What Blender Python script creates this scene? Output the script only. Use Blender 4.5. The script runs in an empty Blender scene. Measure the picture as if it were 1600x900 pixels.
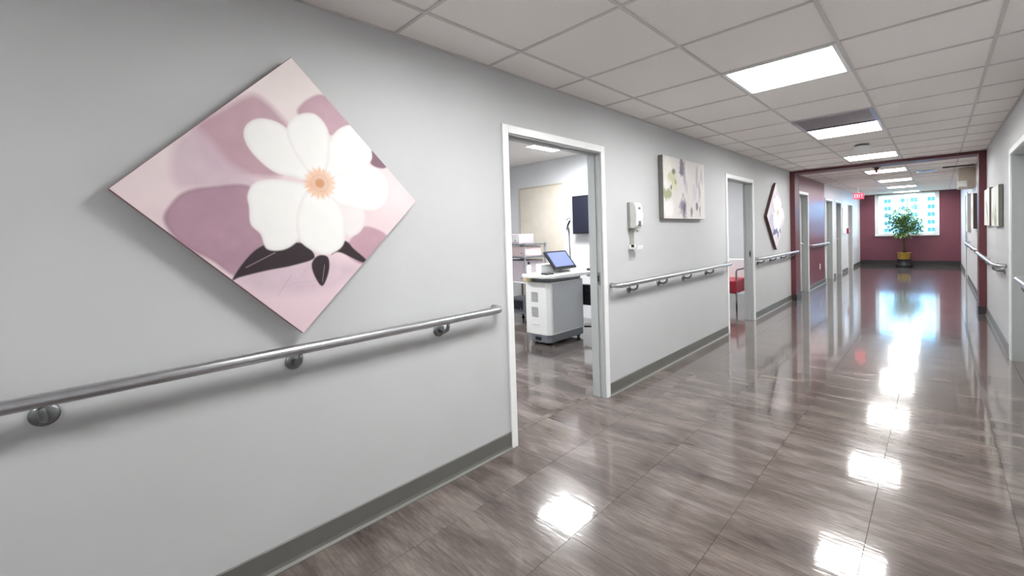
import bpy, bmesh, math, random
import numpy as np
from mathutils import Vector, Matrix

random.seed(7)
sc = bpy.context.scene
COL = sc.collection
PI = math.pi

# ------------------------------------------------------------------ camera
H = 2.303          # corridor ceiling
HR = 2.553         # ceiling of the rooms beside it
XR = 2.355         # corridor width
YE = 18.54         # end wall
cam_data = bpy.data.cameras.new('camera')
cam_data.sensor_width = 36.0
cam_data.lens = 668.17 / 1600.0 * 36.0
cam_data.shift_y = -(450.0 - 387.5) / 1600.0
cam_data.clip_start = 0.02
cam_data.clip_end = 500
cam = bpy.data.objects.new('camera', cam_data)
COL.objects.link(cam)
yaw, pit, rol = math.radians(44.932), math.radians(-1.5), math.radians(-1.822)
F = Vector((-math.sin(yaw), math.cos(yaw), 0)); R = Vector((math.cos(yaw), math.sin(yaw), 0)); U = Vector((0, 0, 1))
F, U = F*math.cos(pit)+U*math.sin(pit), U*math.cos(pit)-F*math.sin(pit)
R, U = R*math.cos(rol)+U*math.sin(rol), U*math.cos(rol)-R*math.sin(rol)
cam.matrix_world = Matrix(((R.x, U.x, -F.x, 1.8731), (R.y, U.y, -F.y, 0), (R.z, U.z, -F.z, 1.3028), (0, 0, 0, 1)))
sc.camera = cam

# ------------------------------------------------------------------ world, exposure
world = bpy.data.worlds.new('sky')
sc.world = world
world.use_nodes = True
bg = world.node_tree.nodes['Background']
bg.inputs['Color'].default_value = (0.28, 0.60, 1.0, 1)
bg.inputs['Strength'].default_value = 3.6
sc.view_settings.view_transform = 'Standard'
sc.view_settings.look = 'None'
sc.view_settings.gamma = 1.0
sc.view_settings.use_curve_mapping = False
sc.view_settings.exposure = 1.68
LAMP = 13.0        # radiance of the ceiling panels
ROOM_LAMP = 26.0

# ------------------------------------------------------------------ materials
def srgb(r, g, b):
    f = lambda c: c/12.92 if c <= 0.04045 else ((c+0.055)/1.055)**2.4
    return (f(r/255), f(g/255), f(b/255), 1)

def mat(name, rgb, rough=0.6, metal=0.0, noise=0.0, nscale=30.0, bump=0.0, bscale=200.0, coat=0.0, spec=0.5, emit=None):
    m = bpy.data.materials.new(name)
    m.use_nodes = True
    nt = m.node_tree
    b = nt.nodes['Principled BSDF']
    c = srgb(*rgb)
    b.inputs['Base Color'].default_value = c
    b.inputs['Roughness'].default_value = rough
    b.inputs['Metallic'].default_value = metal
    b.inputs['Specular IOR Level'].default_value = spec
    b.inputs['Coat Weight'].default_value = coat
    tc = nt.nodes.new('ShaderNodeTexCoord')
    if noise > 0:
        n = nt.nodes.new('ShaderNodeTexNoise'); n.inputs['Scale'].default_value = nscale; n.inputs['Detail'].default_value = 5
        nt.links.new(tc.outputs['Object'], n.inputs['Vector'])
        r = nt.nodes.new('ShaderNodeValToRGB')
        r.color_ramp.elements[0].position = 0.3; r.color_ramp.elements[1].position = 0.7
        r.color_ramp.elements[0].color = tuple(max(0, x*(1-noise)) for x in c[:3])+(1,)
        r.color_ramp.elements[1].color = tuple(min(1, x*(1+noise)) for x in c[:3])+(1,)
        nt.links.new(n.outputs['Fac'], r.inputs['Fac']); nt.links.new(r.outputs['Color'], b.inputs['Base Color'])
    if bump > 0:
        n = nt.nodes.new('ShaderNodeTexNoise'); n.inputs['Scale'].default_value = bscale; n.inputs['Detail'].default_value = 3
        nt.links.new(tc.outputs['Object'], n.inputs['Vector'])
        bp = nt.nodes.new('ShaderNodeBump'); bp.inputs['Strength'].default_value = bump; bp.inputs['Distance'].default_value = 0.001
        nt.links.new(n.outputs['Fac'], bp.inputs['Height']); nt.links.new(bp.outputs['Normal'], b.inputs['Normal'])
    if emit:
        b.inputs['Emission Color'].default_value = (emit[0], emit[1], emit[2], 1)
        b.inputs['Emission Strength'].default_value = emit[3]
    return m

def floor_mat():
    m = bpy.data.materials.new('wood_look_vinyl'); m.use_nodes = True
    nt = m.node_tree; b = nt.nodes['Principled BSDF']; L = nt.links.new
    g = nt.nodes.new('ShaderNodeNewGeometry')
    oi = nt.nodes.new('ShaderNodeObjectInfo')
    off = nt.nodes.new('ShaderNodeVectorMath'); off.operation = 'MULTIPLY_ADD'
    comb = nt.nodes.new('ShaderNodeCombineXYZ')
    mu = nt.nodes.new('ShaderNodeMath'); mu.operation = 'MULTIPLY'; mu.inputs[1].default_value = 0.22
    L(oi.outputs['Random'], mu.inputs[0]); L(mu.outputs[0], comb.inputs['X']); L(mu.outputs[0], comb.inputs['Y'])
    off.inputs[1].default_value = (1, 1, 1)
    L(g.outputs['Position'], off.inputs[0]); L(comb.outputs[0], off.inputs[2])
    def noise(scale, sx, sy, det, rough=0.6, dist=0.0):
        mp = nt.nodes.new('ShaderNodeMapping'); mp.inputs['Scale'].default_value = (sx, sy, 1)
        L(off.outputs[0], mp.inputs['Vector'])
        n = nt.nodes.new('ShaderNodeTexNoise'); n.inputs['Scale'].default_value = scale; n.inputs['Detail'].default_value = det
        n.inputs['Roughness'].default_value = rough; n.inputs['Distortion'].default_value = dist
        L(mp.outputs[0], n.inputs['Vector']); return n
    n1 = noise(1.9, 0.85, 3.4, 7, 0.6, 0.6)      # broad streaks across the corridor
    n2 = noise(9, 1.0, 9.0, 6, 0.7, 0.2)         # fine grain
    mixn = nt.nodes.new('ShaderNodeMath'); mixn.operation = 'MULTIPLY_ADD'; mixn.inputs[1].default_value = 0.35
    L(n2.outputs['Fac'], mixn.inputs[0]); 
    sc1 = nt.nodes.new('ShaderNodeMath'); sc1.operation = 'MULTIPLY'; sc1.inputs[1].default_value = 0.65
    L(n1.outputs['Fac'], sc1.inputs[0]); L(sc1.outputs[0], mixn.inputs[2])
    r = nt.nodes.new('ShaderNodeValToRGB')
    e = r.color_ramp.elements
    e[0].position = 0.34; e[0].color = srgb(66, 58, 55)
    e[1].position = 0.67; e[1].color = srgb(138, 128, 123)
    x = e.new(0.5); x.color = srgb(99, 90, 86)
    L(mixn.outputs[0], r.inputs['Fac'])
    L(r.outputs['Color'], b.inputs['Base Color'])
    b.inputs['Roughness'].default_value = 0.2
    b.inputs['Specular IOR Level'].default_value = 0.1
    b.inputs['Coat Weight'].default_value = 1.0
    b.inputs['Coat Roughness'].default_value = 0.06
    b.inputs['Coat IOR'].default_value = 1.45
    n3 = noise(22, 0.4, 2.0, 2, 0.5)
    bp = nt.nodes.new('ShaderNodeBump'); bp.inputs['Strength'].default_value = 0.08; bp.inputs['Distance'].default_value = 0.004
    L(n3.outputs['Fac'], bp.inputs['Height']); L(bp.outputs['Normal'], b.inputs['Normal']); L(bp.outputs['Normal'], b.inputs['Coat Normal'])
    return m

def glass_mat(name, tint):
    m = bpy.data.materials.new(name); m.use_nodes = True
    nt = m.node_tree; nt.nodes.clear(); L = nt.links.new
    o = nt.nodes.new('ShaderNodeOutputMaterial'); mx = nt.nodes.new('ShaderNodeMixShader')
    t = nt.nodes.new('ShaderNodeBsdfTransparent'); t.inputs['Color'].default_value = tint
    gl = nt.nodes.new('ShaderNodeBsdfGlossy'); gl.inputs['Roughness'].default_value = 0.02
    fr = nt.nodes.new('ShaderNodeFresnel'); fr.inputs['IOR'].default_value = 1.45
    L(fr.outputs[0], mx.inputs[0]); L(t.outputs[0], mx.inputs[1]); L(gl.outputs[0], mx.inputs[2]); L(mx.outputs[0], o.inputs['Surface'])
    return m

def paint_mat(name):
    m = bpy.data.materials.new(name); m.use_nodes = True
    nt = m.node_tree; b = nt.nodes['Principled BSDF']
    a = nt.nodes.new('ShaderNodeVertexColor'); a.layer_name = 'print'
    nt.links.new(a.outputs['Color'], b.inputs['Base Color'])
    b.inputs['Roughness'].default_value = 0.55
    tc = nt.nodes.new('ShaderNodeTexCoord')
    n = nt.nodes.new('ShaderNodeTexNoise'); n.inputs['Scale'].default_value = 350
    nt.links.new(tc.outputs['Object'], n.inputs['Vector'])
    bp = nt.nodes.new('ShaderNodeBump'); bp.inputs['Strength'].default_value = 0.15; bp.inputs['Distance'].default_value = 0.0005
    nt.links.new(n.outputs['Fac'], bp.inputs['Height']); nt.links.new(bp.outputs['Normal'], b.inputs['Normal'])
    return m

M = dict(
    wall=mat('grey_wall_paint', (198, 200, 202), 0.55, noise=0.015, nscale=3, bump=0.08, bscale=260),
    wall_white=mat('white_wall_paint', (222, 224, 226), 0.5, noise=0.015, nscale=3, bump=0.08, bscale=260),
    maroon=mat('maroon_wall_paint', (118, 65, 80), 0.3, noise=0.03, nscale=4, bump=0.08, bscale=260),
    portal=mat('maroon_trim_paint', (98, 50, 56), 0.4, noise=0.04, nscale=6),
    ceil_tile=mat('ceiling_tile', (244, 240, 237), 0.9, noise=0.01, nscale=60, bump=0.3, bscale=300),
    ceil_grid=mat('ceiling_grid_paint', (208, 204, 202), 0.45, noise=0.02),
    slab=mat('plain_board', (200, 200, 200), 0.9, noise=0.02),
    floor=floor_mat(),
    under=mat('tile_adhesive', (52, 47, 45), 0.8, noise=0.05),
    base=mat('grey_vinyl_base', (104, 104, 100), 0.45, noise=0.03, nscale=8),
    base_dark=mat('dark_vinyl_base', (52, 48, 50), 0.4, noise=0.03, nscale=8),
    frame=mat('white_enamel', (240, 242, 243), 0.32, noise=0.01),
    frame_grey=mat('grey_enamel', (176, 180, 180), 0.35, noise=0.01),
    leaf=mat('door_laminate_grey', (190, 194, 194), 0.4, noise=0.02, nscale=5),
    birch=mat('pale_birch_laminate', (222, 214, 200), 0.45, noise=0.05, nscale=6),
    steel=mat('brushed_steel', (192, 194, 198), 0.3, 1.0, noise=0.04, nscale=40),
    steel_dark=mat('satin_steel', (140, 143, 146), 0.35, 1.0, noise=0.04, nscale=40),
    panel=mat('lamp_diffuser', (255, 255, 255), 0.5, emit=(1.0, 0.985, 0.96, LAMP)),
    panel_room=mat('room_lamp_diffuser', (255, 255, 255), 0.5, emit=(0.97, 0.985, 1.0, ROOM_LAMP)),
    vent=mat('vent_metal', (196, 198, 210), 0.22, 0.9, noise=0.04),
    vent_dark=mat('vent_dark', (60, 58, 64), 0.7, noise=0.03),
    plastic=mat('white_plastic', (232, 233, 231), 0.35, noise=0.01),
    plastic_grey=mat('grey_plastic', (158, 160, 154), 0.4, noise=0.01),
    plastic_mid=mat('mid_grey_plastic', (112, 116, 122), 0.4, noise=0.02),
    cart_side=mat('cart_side_grey', (186, 189, 192), 0.38, noise=0.01),
    black=mat('black_plastic', (26, 27, 32), 0.35, noise=0.02),
    screen_off=mat('dark_display', (24, 27, 44), 0.45, noise=0.01),
    screen_on=mat('lit_display', (60, 70, 110), 0.2, emit=(0.30, 0.36, 0.62, 0.32)),
    red_vinyl=mat('red_vinyl', (176, 40, 56), 0.4, noise=0.04, nscale=12),
    lilac=mat('lilac_grey_vinyl', (196, 186, 192), 0.5, noise=0.03, nscale=10),
    pink=mat('pale_pink_plastic', (226, 206, 206), 0.45, noise=0.02),
    cream=mat('cream_painted_glow', (222, 206, 170), 0.45, noise=0.02),  # yellowish reflection on the cart, put into the colour
    sign_red=mat('exit_sign_red', (200, 30, 50), 0.4, emit=(0.75, 0.03, 0.07, 0.9)),
    sign_letter=mat('exit_sign_letters', (240, 220, 220), 0.4, emit=(1.0, 0.75, 0.75, 0.6)),
    gold=mat('gold_glazed_pot', (164, 132, 48), 0.3, noise=0.12, nscale=14),
    soil=mat('potting_soil', (50, 36, 28), 0.95, noise=0.3, nscale=60),
    bark=mat('ficus_bark', (82, 64, 54), 0.85, noise=0.2, nscale=30, bump=0.5, bscale=60),
    foliage=mat('ficus_leaves', (120, 160, 92), 0.35, noise=0.5, nscale=14),
    glass=glass_mat('window_glass', (0.93, 0.97, 1.0, 1)),
    facade=mat('pale_facade', (236, 236, 234), 0.8, noise=0.03, nscale=0.3),
    far_pane=mat('far_window_pane', (70, 104, 122), 0.15, noise=0.15, nscale=0.5),
    far_frame=mat('far_window_frame', (205, 210, 212), 0.6, noise=0.02),
    street=mat('pale_street', (150, 150, 148), 0.9, noise=0.1, nscale=0.2),
    canvas_side=mat('canvas_edge_mauve', (150, 118, 126), 0.7, noise=0.05),
    canvas_brown=mat('canvas_edge_brown', (92, 62, 60), 0.7, noise=0.06),
    canvas_grey=mat('canvas_edge_grey', (112, 112, 106), 0.7, noise=0.05),
    print=paint_mat('canvas_print'),
    alarm=mat('red_alarm', (170, 30, 36), 0.35, noise=0.02),
    bronze=mat('brown_bronze', (112, 60, 44), 0.4, 0.3, noise=0.05),
    blue_glass=mat('teal_vision_glass', (66, 118, 140), 0.12, noise=0.03),
    beige=mat('beige_soffit_paint', (196, 186, 170), 0.6, noise=0.02),
    picture_dark=mat('dark_picture_frame', (66, 48, 50), 0.4, noise=0.04),
)

# ------------------------------------------------------------------ mesh helpers
class MB:
    def __init__(s): s.bm = bmesh.new(); s.mi = 0
    def _tag(s, faces):
        for f in faces: f.material_index = s.mi
    def box(s, lo, hi, bev=0.0, seg=2, mi=0):
        lo = Vector(lo); hi = Vector(hi)
        r = bmesh.ops.create_cube(s.bm, size=1.0)
        vs = r['verts']
        for v in vs:
            v.co = Vector(((lo[i]+hi[i])/2 + v.co[i]*(hi[i]-lo[i]) for i in range(3)))
        fs = {f for v in vs for f in v.link_faces}
        for f in fs: f.material_index = mi
        if bev > 0:
            es = {e for v in vs for e in v.link_edges}
            bmesh.ops.bevel(s.bm, geom=list(es), offset=bev, segments=seg, profile=0.5, affect='EDGES', clamp_overlap=True, material=mi)
        return s
    def tube(s, pts, r, n=12, mi=0, cap=True):
        pts = [Vector(p) for p in pts]
        rs = r if isinstance(r, (list, tuple)) else [r]*len(pts)
        rings = []; up = None
        for i, p in enumerate(pts):
            a = pts[max(i-1, 0)]; b = pts[min(i+1, len(pts)-1)]
            d = (b-a).normalized()
            if up is None:
                up = Vector((0, 0, 1)) if abs(d.z) < 0.9 else Vector((1, 0, 0))
            x = d.cross(up).normalized(); y = x.cross(d).normalized(); up = y
            rings.append([s.bm.verts.new(p + (x*math.cos(2*PI*k/n)+y*math.sin(2*PI*k/n))*rs[i]) for k in range(n)])
        for A, B in zip(rings, rings[1:]):
            for k in range(n):
                f = s.bm.faces.new((A[k], A[(k+1) % n], B[(k+1) % n], B[k])); f.smooth = True; f.material_index = mi
        if cap:
            f = s.bm.faces.new(rings[0][::-1]); f.material_index = mi
            f = s.bm.faces.new(rings[-1]); f.material_index = mi
        return s
    def lathe(s, prof, c, axis='Z', n=20, mi=0):
        c = Vector(c); rings = []
        for (r, h) in prof:
            ring = []
            for k in range(n):
                a = 2*PI*k/n; x = r*math.cos(a); y = r*math.sin(a)
                o = {'Z': (x, y, h), 'X': (h, x, y), 'Y': (y, h, x)}[axis]
                ring.append(s.bm.verts.new(c+Vector(o)))
            rings.append(ring)
        for A, B in zip(rings, rings[1:]):
            for k in range(n):
                f = s.bm.faces.new((A[k], A[(k+1) % n], B[(k+1) % n], B[k])); f.smooth = True; f.material_index = mi
        f = s.bm.faces.new(rings[0][::-1]); f.material_index = mi
        f = s.bm.faces.new(rings[-1]); f.material_index = mi
        return s
    def prism(s, poly, y0, y1, plane='XZ', bev=0.0, mi=0):
        def P(a, b, t): return {'XZ': (a, t, b), 'YZ': (t, a, b), 'XY': (a, b, t)}[plane]
        A = [s.bm.verts.new(P(a, b, y0)) for a, b in poly]; B = [s.bm.verts.new(P(a, b, y1)) for a, b in poly]
        n = len(poly); fs = [s.bm.faces.new(A), s.bm.faces.new(B[::-1])]
        for k in range(n): fs.append(s.bm.faces.new((A[(k+1) % n], A[k], B[k], B[(k+1) % n])))
        for f in fs: f.material_index = mi
        if bev > 0:
            es = {e for f in fs for e in f.edges}
            bmesh.ops.bevel(s.bm, geom=list(es), offset=bev, segments=2, profile=0.5, affect='EDGES', clamp_overlap=True, material=mi)
        return s
    def rot(s, m, about=(0, 0, 0)):
        a = Matrix.Translation(about); s.bm.transform(a @ m.to_4x4() @ a.inverted()); return s
    def mesh(s, name):
        bmesh.ops.recalc_face_normals(s.bm, faces=s.bm.faces)
        me = bpy.data.meshes.new(name); s.bm.to_mesh(me); s.bm.free(); return me
    def build(s, name, mats, parent=None, origin=None):
        if origin is not None: s.bm.transform(Matrix.Translation(-Vector(origin)))
        me = s.mesh(name)
        for m in (mats if isinstance(mats, (list, tuple)) else [mats]): me.materials.append(m)
        o = bpy.data.objects.new(name, me); COL.objects.link(o)
        if origin is not None: o.location = origin
        if parent is not None:
            o.parent = parent
            pl = Vector(parent.location); pp = parent.parent
            while pp is not None: pl += Vector(pp.location); pp = pp.parent
            o.location = Vector(o.location) - pl
        return o

def tag(o, label=None, cat=None, group=None, kind=None):
    if label: o['label'] = label
    if cat: o['category'] = cat
    if group: o['group'] = group
    if kind: o['kind'] = kind
    return o
def empty(name, loc=(0, 0, 0)):
    o = bpy.data.objects.new(name, None); COL.objects.link(o); o.location = loc; o.empty_display_size = 0.1; return o
def thing(name, label, cat, loc=(0, 0, 0), group=None):
    return tag(empty(name, loc), label, cat, group)
def struct(o): o['kind'] = 'structure'; return o
def copy_tree(o, parent=None):
    c = o.copy(); COL.objects.link(c); c.parent = parent
    for ch in list(o.children): copy_tree(ch, c)
    return c
def instance(name, me, loc, parent):
    o = bpy.data.objects.new(name, me); COL.objects.link(o); o.location = loc
    if parent is not None: o.parent = parent
    return o

# ------------------------------------------------------------------ setting: walls
T = 0.115
# doorways in the left wall: outer casing Y0, Y1, top z
DW = [(1.815, 2.93, 1.99), (5.66, 6.78, 2.005), (9.47, 10.42, 2.0), (12.25, 13.25, 1.98), (13.65, 14.6, 1.98), (15.75, 16.75, 1.98)]
CAS = 0.045
def wall_x(name, x0, x1, ya, yb, top, doors, mats, mi=lambda y: 0):
    m = MB(); y = ya
    for (a, b, z) in doors:
        a += CAS; b -= CAS; z -= CAS
        m.box((x0, y, 0), (x1, a, top), mi=mi(y)); m.box((x0, a, z), (x1, b, top), mi=mi(y)); y = b
    m.box((x0, y, 0), (x1, yb, top), mi=mi(y))
    return struct(m.build(name, mats))
wall_x('wall_left', -T, 0, -3.2, 8.98, HR, DW[:2], [M['wall']])
wall_x('wall_left_maroon', -T, 0, 8.98, 12.2, HR, DW[2:3], [M['maroon']])
wall_x('wall_left_white', -T, 0, 12.2, YE, HR, DW[3:], [M['wall_white']])
DR = [(5.03, 6.115, 1.965)]
wall_x('wall_right', XR, XR+0.18, -3.2, 8.98, HR, DR, [M['wall']])
DR2 = [(14.3, 15.35, 2.0)]
wall_x('wall_right_white', XR, XR+0.18, 8.98, YE, HR, DR2, [M['wall_white']])
struct(MB().box((-T, -3.35, 0), (XR+0.18, -3.2, HR)).build('wall_near', M['wall']))
# end wall with its window
WX0, WX1, WZ0, WZ1 = 0.44, 1.85, 0.97, 2.29
m = MB()
m.box((-T, YE, 0), (WX0, YE+0.2, HR)); m.box((WX1, YE, 0), (XR+0.18, YE+0.2, HR))
m.box((WX0, YE, 0), (WX1, YE+0.2, WZ0)); m.box((WX0, YE, WZ1), (WX1, YE+0.2, HR))
struct(m.build('wall_end', M['maroon']))

# ceiling: slab, grid and tiles
ceil = struct(MB().box((-T, -3.35, H+0.055), (XR+0.18, YE+0.2, H+0.09)).build('ceiling', M['slab']))
S = 0.6096; GX0 = 0.271; GY0 = 1.1119
GX = [GX0+S*i for i in range(4)]
rows = [GY0+S*i for i in range(-7, 29)]
L_IDX = {3+4*k for k in range(1, 7)} | {3, -5, -9}            # light rows: index relative to GY0
V_IDX = {6}
g = MB()
for x in GX: g.box((x-0.008, -3.2, H), (x+0.008, YE, H+0.02))
g.build('grid_runner', M['ceil_grid'], ceil)
g = MB()
for y in rows:
    if y > YE-0.05: continue
    if abs(y-GY0) < 0.01:
        g.box((0, y-0.008, H+0.0005), (GX[1], y+0.008, H+0.0195)); g.box((GX[2], y-0.008, H+0.0005), (XR, y+0.008, H+0.0195))
        continue
    g.box((0, y-0.008, H+0.0005), (XR, y+0.008, H+0.0195))
g.build('grid_cross_tee', M['ceil_grid'], ceil)
g = MB()
g.box((0, -3.2, H), (0.016, YE, H+0.02)); g.box((XR-0.016, -3.2, H), (XR, YE, H+0.02)); g.box((0, YE-0.016, H), (XR, YE, H+0.02))
g.build('wall_angle', M['ceil_grid'], ceil)
xs = [0.0]+GX+[XR]
tile_me = {}
for i in range(len(xs)-1):
    w = xs[i+1]-xs[i]-0.006
    mm = MB().box((-w/2, -S/2+0.003, 0), (w/2, S/2-0.003, 0.012), bev=0.002, seg=1); me = mm.mesh('ceiling_tile'); me.materials.append(M['ceil_tile']); tile_me[i] = me
for k in range(-7, 29):
    y0 = GY0+S*k
    if y0 > YE-0.2: continue
    for i in range(len(xs)-1):
        if i == 2 and (k in L_IDX or k in V_IDX): continue
        if i == 2 and k in (-1, 0): continue
        if y0+S > YE: continue
        instance('ceiling_tile', tile_me[i], ((xs[i]+xs[i+1])/2, y0+S/2, H+0.006), ceil)

for ya, yb in ((GY0-S+0.003, 0.997), (1.0+S+0.003, GY0+S-0.003)):   # cut tiles either side of the shifted near panel
    MB().box((GX[1]+0.003, ya, H+0.006), (GX[2]-0.003, yb, H+0.018), bev=0.002, seg=1).build('ceiling_tile', M['ceil_tile'], ceil)

# floor: slab with separate vinyl tiles
TX, TY = 0.4536, 0.431
floor = struct(MB().box((-5.0, -3.35, -0.12), (XR+0.6, YE+0.2, -0.004)).build('floor', M['under']))
tm = MB()
tm.box((-TX/2+0.0006, -TY/2+0.0006, -0.004), (TX/2-0.0006, TY/2-0.0006, 0), bev=0.0005, seg=1)
tile = tm.mesh('floor_tile'); tile.materials.append(M['floor'])
n_tiles = 0
for j in range(-1, 41):
    for i in range(-1, 5):
        cx = 0.7475+TX*(i-0.5); cy = 1.437+TY*(j-0.5)
        if cy+TY/2 > YE or n_tiles > 285: continue
        n_tiles += 1
        if i == -1 or i == 4:
            lo = max(cx-TX/2, 0.0) if i == -1 else cx-TX/2; hi = cx+TX/2 if i == -1 else XR
            if i == -1: lo = -T
            e = MB(); e.box((lo+0.0006, cy-TY/2+0.0006, -0.004), (hi-0.0006, cy+TY/2-0.0006, 0), bev=0.0005, seg=1)
            e.build('floor_tile', M['floor'], floor)
        else:
            instance('floor_tile', tile, (cx, cy, 0), floor)
# rest of the flooring, outside the close view, in one sheet per area
r = MB()
r.box((-T, -3.2, -0.004), (XR, 1.437-TY*2, 0))
r.box((-T, 1.437+TY*40, -0.004), (XR, YE, 0))
o = r.build('flooring_sheet', M['floor'], floor)
rf = struct(MB().box((-5.0, 0.8, -0.0045), (-4.95, 0.9, -0.004)).build('floor_room', M['under']))
for j in range(-1, 10):
    for i in range(-11, -1):
        cx = 0.7475+TX*(i-0.5)-0.0; cy = 1.437+TY*(j-0.5)
        if cx+TX/2 > -T+0.03: continue
        if cy < 1.0: continue
        instance('floor_tile', tile, (cx, cy, 0), rf)
r = MB()
xe = 0.7475+TX*(-1.0-1)
r.box((xe+0.0006, 0.8, -0.004), (-T-0.0006, 5.32, 0)); r.box((-5, 5.32, -0.004), (-T-0.0006, 18.5, 0)); r.box((XR+0.001, -3.2, -0.004), (XR+0.6, YE, 0))
r.build('flooring_sheet', M['floor'], rf)

# rooms behind the left wall
rw = MB()
rw.box((-5.0, 0.7, 0), (-T, 0.8, HR)); rw.box((-5.1, 0.7, 0), (-5.0, 9.45, HR))
rw.box((-5.0, 5.5, 0), (-T, 5.6, HR))
struct(rw.build('wall_room', M['wall_white']))
struct(MB().box((-5.0, 9.35, 0), (-T, 9.45, HR)).build('wall_room_far', M['wall_white']))
struct(MB().box((-5.1, 0.7, HR), (-T, 9.45, HR+0.06)).build('ceiling_room', M['ceil_tile']))
struct(MB().box((-T-0.0, -3.35, HR), (XR+0.18, YE+0.2, HR+0.05)).build('ceiling_cover', M['slab']))

# baseboards (coved vinyl)
def baseboard(name, x, side, ya, yb, mt):
    t = 0.007*side; toe = 0.02*side; h = 0.102
    poly = [(x, 0), (x+toe, 0), (x+toe, 0.003), (x+t*1.5, 0.012), (x+t, 0.025), (x+t, h-0.003), (x+t*0.6, h), (x, h)]
    return struct(MB().prism(poly, ya, yb, 'XZ').build(name, mt))
baseboard('baseboard_left', 0, 1, -3.2, DW[0][0], M['base'])
baseboard('baseboard_left', 0, 1, DW[0][1], DW[1][0], M['base'])
baseboard('baseboard_left', 0, 1, DW[1][1], 8.94, M['base'])
baseboard('baseboard_left', 0, 1, DW[2][1], DW[3][0], M['base'])
baseboard('baseboard_left', 0, 1, DW[3][1], DW[4][0], M['base'])
baseboard('baseboard_left', 0, 1, DW[4][1], DW[5][0], M['base'])
baseboard('baseboard_left', 0, 1, DW[5][1], YE, M['base'])
baseboard('baseboard_right', XR, -1, -3.2, DR[0][0], M['base'])
baseboard('baseboard_right', XR, -1, DR[0][1], 8.94, M['base'])
baseboard('baseboard_right', XR, -1, 9.3, DR2[0][0], M['base'])
baseboard('baseboard_right', XR, -1, DR2[0][1], YE, M['base'])
struct(MB().prism([(YE, 0), (YE-0.02, 0), (YE-0.02, 0.003), (YE-0.008, 0.02), (YE-0.008, 0.147), (YE, 0.15)], 0.0, XR, 'YZ').build('baseboard_end', M['base_dark']))

# maroon portal across the corridor
pt = struct(empty('trim_1'))
MB().box((0, 8.94, 0), (0.075, 9.3, H), bev=0.003).build('post', M['portal'], pt)
MB().box((XR-0.075, 8.94, 0), (XR, 9.3, H), bev=0.003).build('post', M['portal'], pt)
MB().box((0.075, 8.94, H-0.04), (XR-0.075, 9.3, H), bev=0.003).build('beam', M['portal'], pt)
MB().box((-0.002, 8.936, 0.0), (0.085, 9.31, 0.11), bev=0.003).build('post_base', M['base_dark'], pt)
MB().box((XR-0.085, 8.936, 0.0), (XR+0.002, 9.31, 0.11), bev=0.003).build('post_base', M['base_dark'], pt)
# beige soffit box at the right, beyond the portal
struct(MB().box((2.14, 11.4, 1.955), (XR, 12.3, H), bev=0.004).build('trim_2', M['beige']))

# door frames
def door(n, x, side, a, b, top, depth, leaf=None, strike=False, leaf_mat=None, handle_y=None):
    """side: +1 when the corridor lies towards +X of the wall face x"""
    d = struct(empty('door_%d' % n, (x, a, 0)))
    p = 0.014*side; c = CAS+0.005
    for nm, y0, y1 in (('casing', a, a+c), ('casing', b-c, b)):
        MB().box((min(x, x+p), y0, 0), (max(x, x+p), y1, top), bev=0.003).build(nm, M['frame'], d)
    MB().box((min(x, x+p), a+c, top-c), (max(x, x+p), b-c, top), bev=0.003).build('head_casing', M['frame'], d)
    xi = x-depth*side; lo, hi = min(x, xi), max(x, xi)
    k = a+CAS; l = b-CAS; z = top-CAS
    for y0, y1 in ((k, k+0.012), (l-0.012, l)):
        MB().box((lo, y0, 0), (hi, y1, z)).build('jamb', M['frame_grey'], d)
    MB().box((lo, k+0.012, z-0.012), (hi, l-0.012, z)).build('head_jamb', M['frame_grey'], d)
    xs_ = x-depth*0.55*side
    for y0, y1 in ((k+0.012, k+0.02), (l-0.02, l-0.012)):
        MB().box((xs_-0.02, y0, 0), (xs_+0.02, y1, z-0.012), bev=0.002).build('door_stop', M['frame_grey'], d)
    MB().box((xs_-0.02, k+0.02, z-0.02), (xs_+0.02, l-0.02, z-0.012), bev=0.002).build('door_stop', M['frame_grey'], d)
    if strike:
        MB().box((x-depth*0.3*side-0.016, l-0.0155, 0.9), (x-depth*0.3*side+0.016, l-0.0115, 1.0), bev=0.001).build('strike_plate', M['steel_dark'], d)
        MB().box((x-depth*0.3*side-0.008, l-0.0165, 0.925), (x-depth*0.3*side+0.008, l-0.015, 0.975)).build('strike_hole', M['black'], d)
    if leaf is not None:
        xl = x-leaf*side
        lf = MB().box((min(xl, xl-0.04*side), k+0.014, 0.008), (max(xl, xl-0.04*side), l-0.014, z-0.015), bev=0.002).build('door_leaf', leaf_mat or M['leaf'], d)
        hy = handle_y if handle_y else l-0.09
        q = MB(); q.lathe([(0.026, 0), (0.026, 0.008), (0.012, 0.012), (0.01, 0.045)] if side > 0 else [(0.01, -0.045), (0.012, -0.012), (0.026, -0.008), (0.026, 0)], (xl, hy, 0.97), 'X')
        sgn = -1 if hy > (k+l)/2 else 1
        q.tube([(xl+0.045*side, hy-0.005*sgn, 0.97), (xl+0.047*side, hy+0.05*sgn, 0.97), (xl+0.044*side, hy+0.11*sgn, 0.968)], [0.010, 0.009, 0.007], 10)
        q.build('door_handle', M['steel'], d)
    return d
door(1, 0, 1, *DW[0], T, strike=True)
door(2, 0, 1, *DW[1], T, strike=True)
door(3, 0, 1, *DW[2], T, leaf=0.1, handle_y=DW[2][1]-0.14)
door(4, 0, 1, *DW[3], T, leaf=0.1)
door(5, 0, 1, *DW[4], T, leaf=0.1, leaf_mat=M['plastic_grey'])
door(6, 0, 1, *DW[5], T, leaf=0.1, leaf_mat=M['pink'])
door(7, XR, -1, *DR[0], 0.18, leaf=0.13)
door(8, XR, -1, *DR2[0], 0.18, leaf=0.03)
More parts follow.
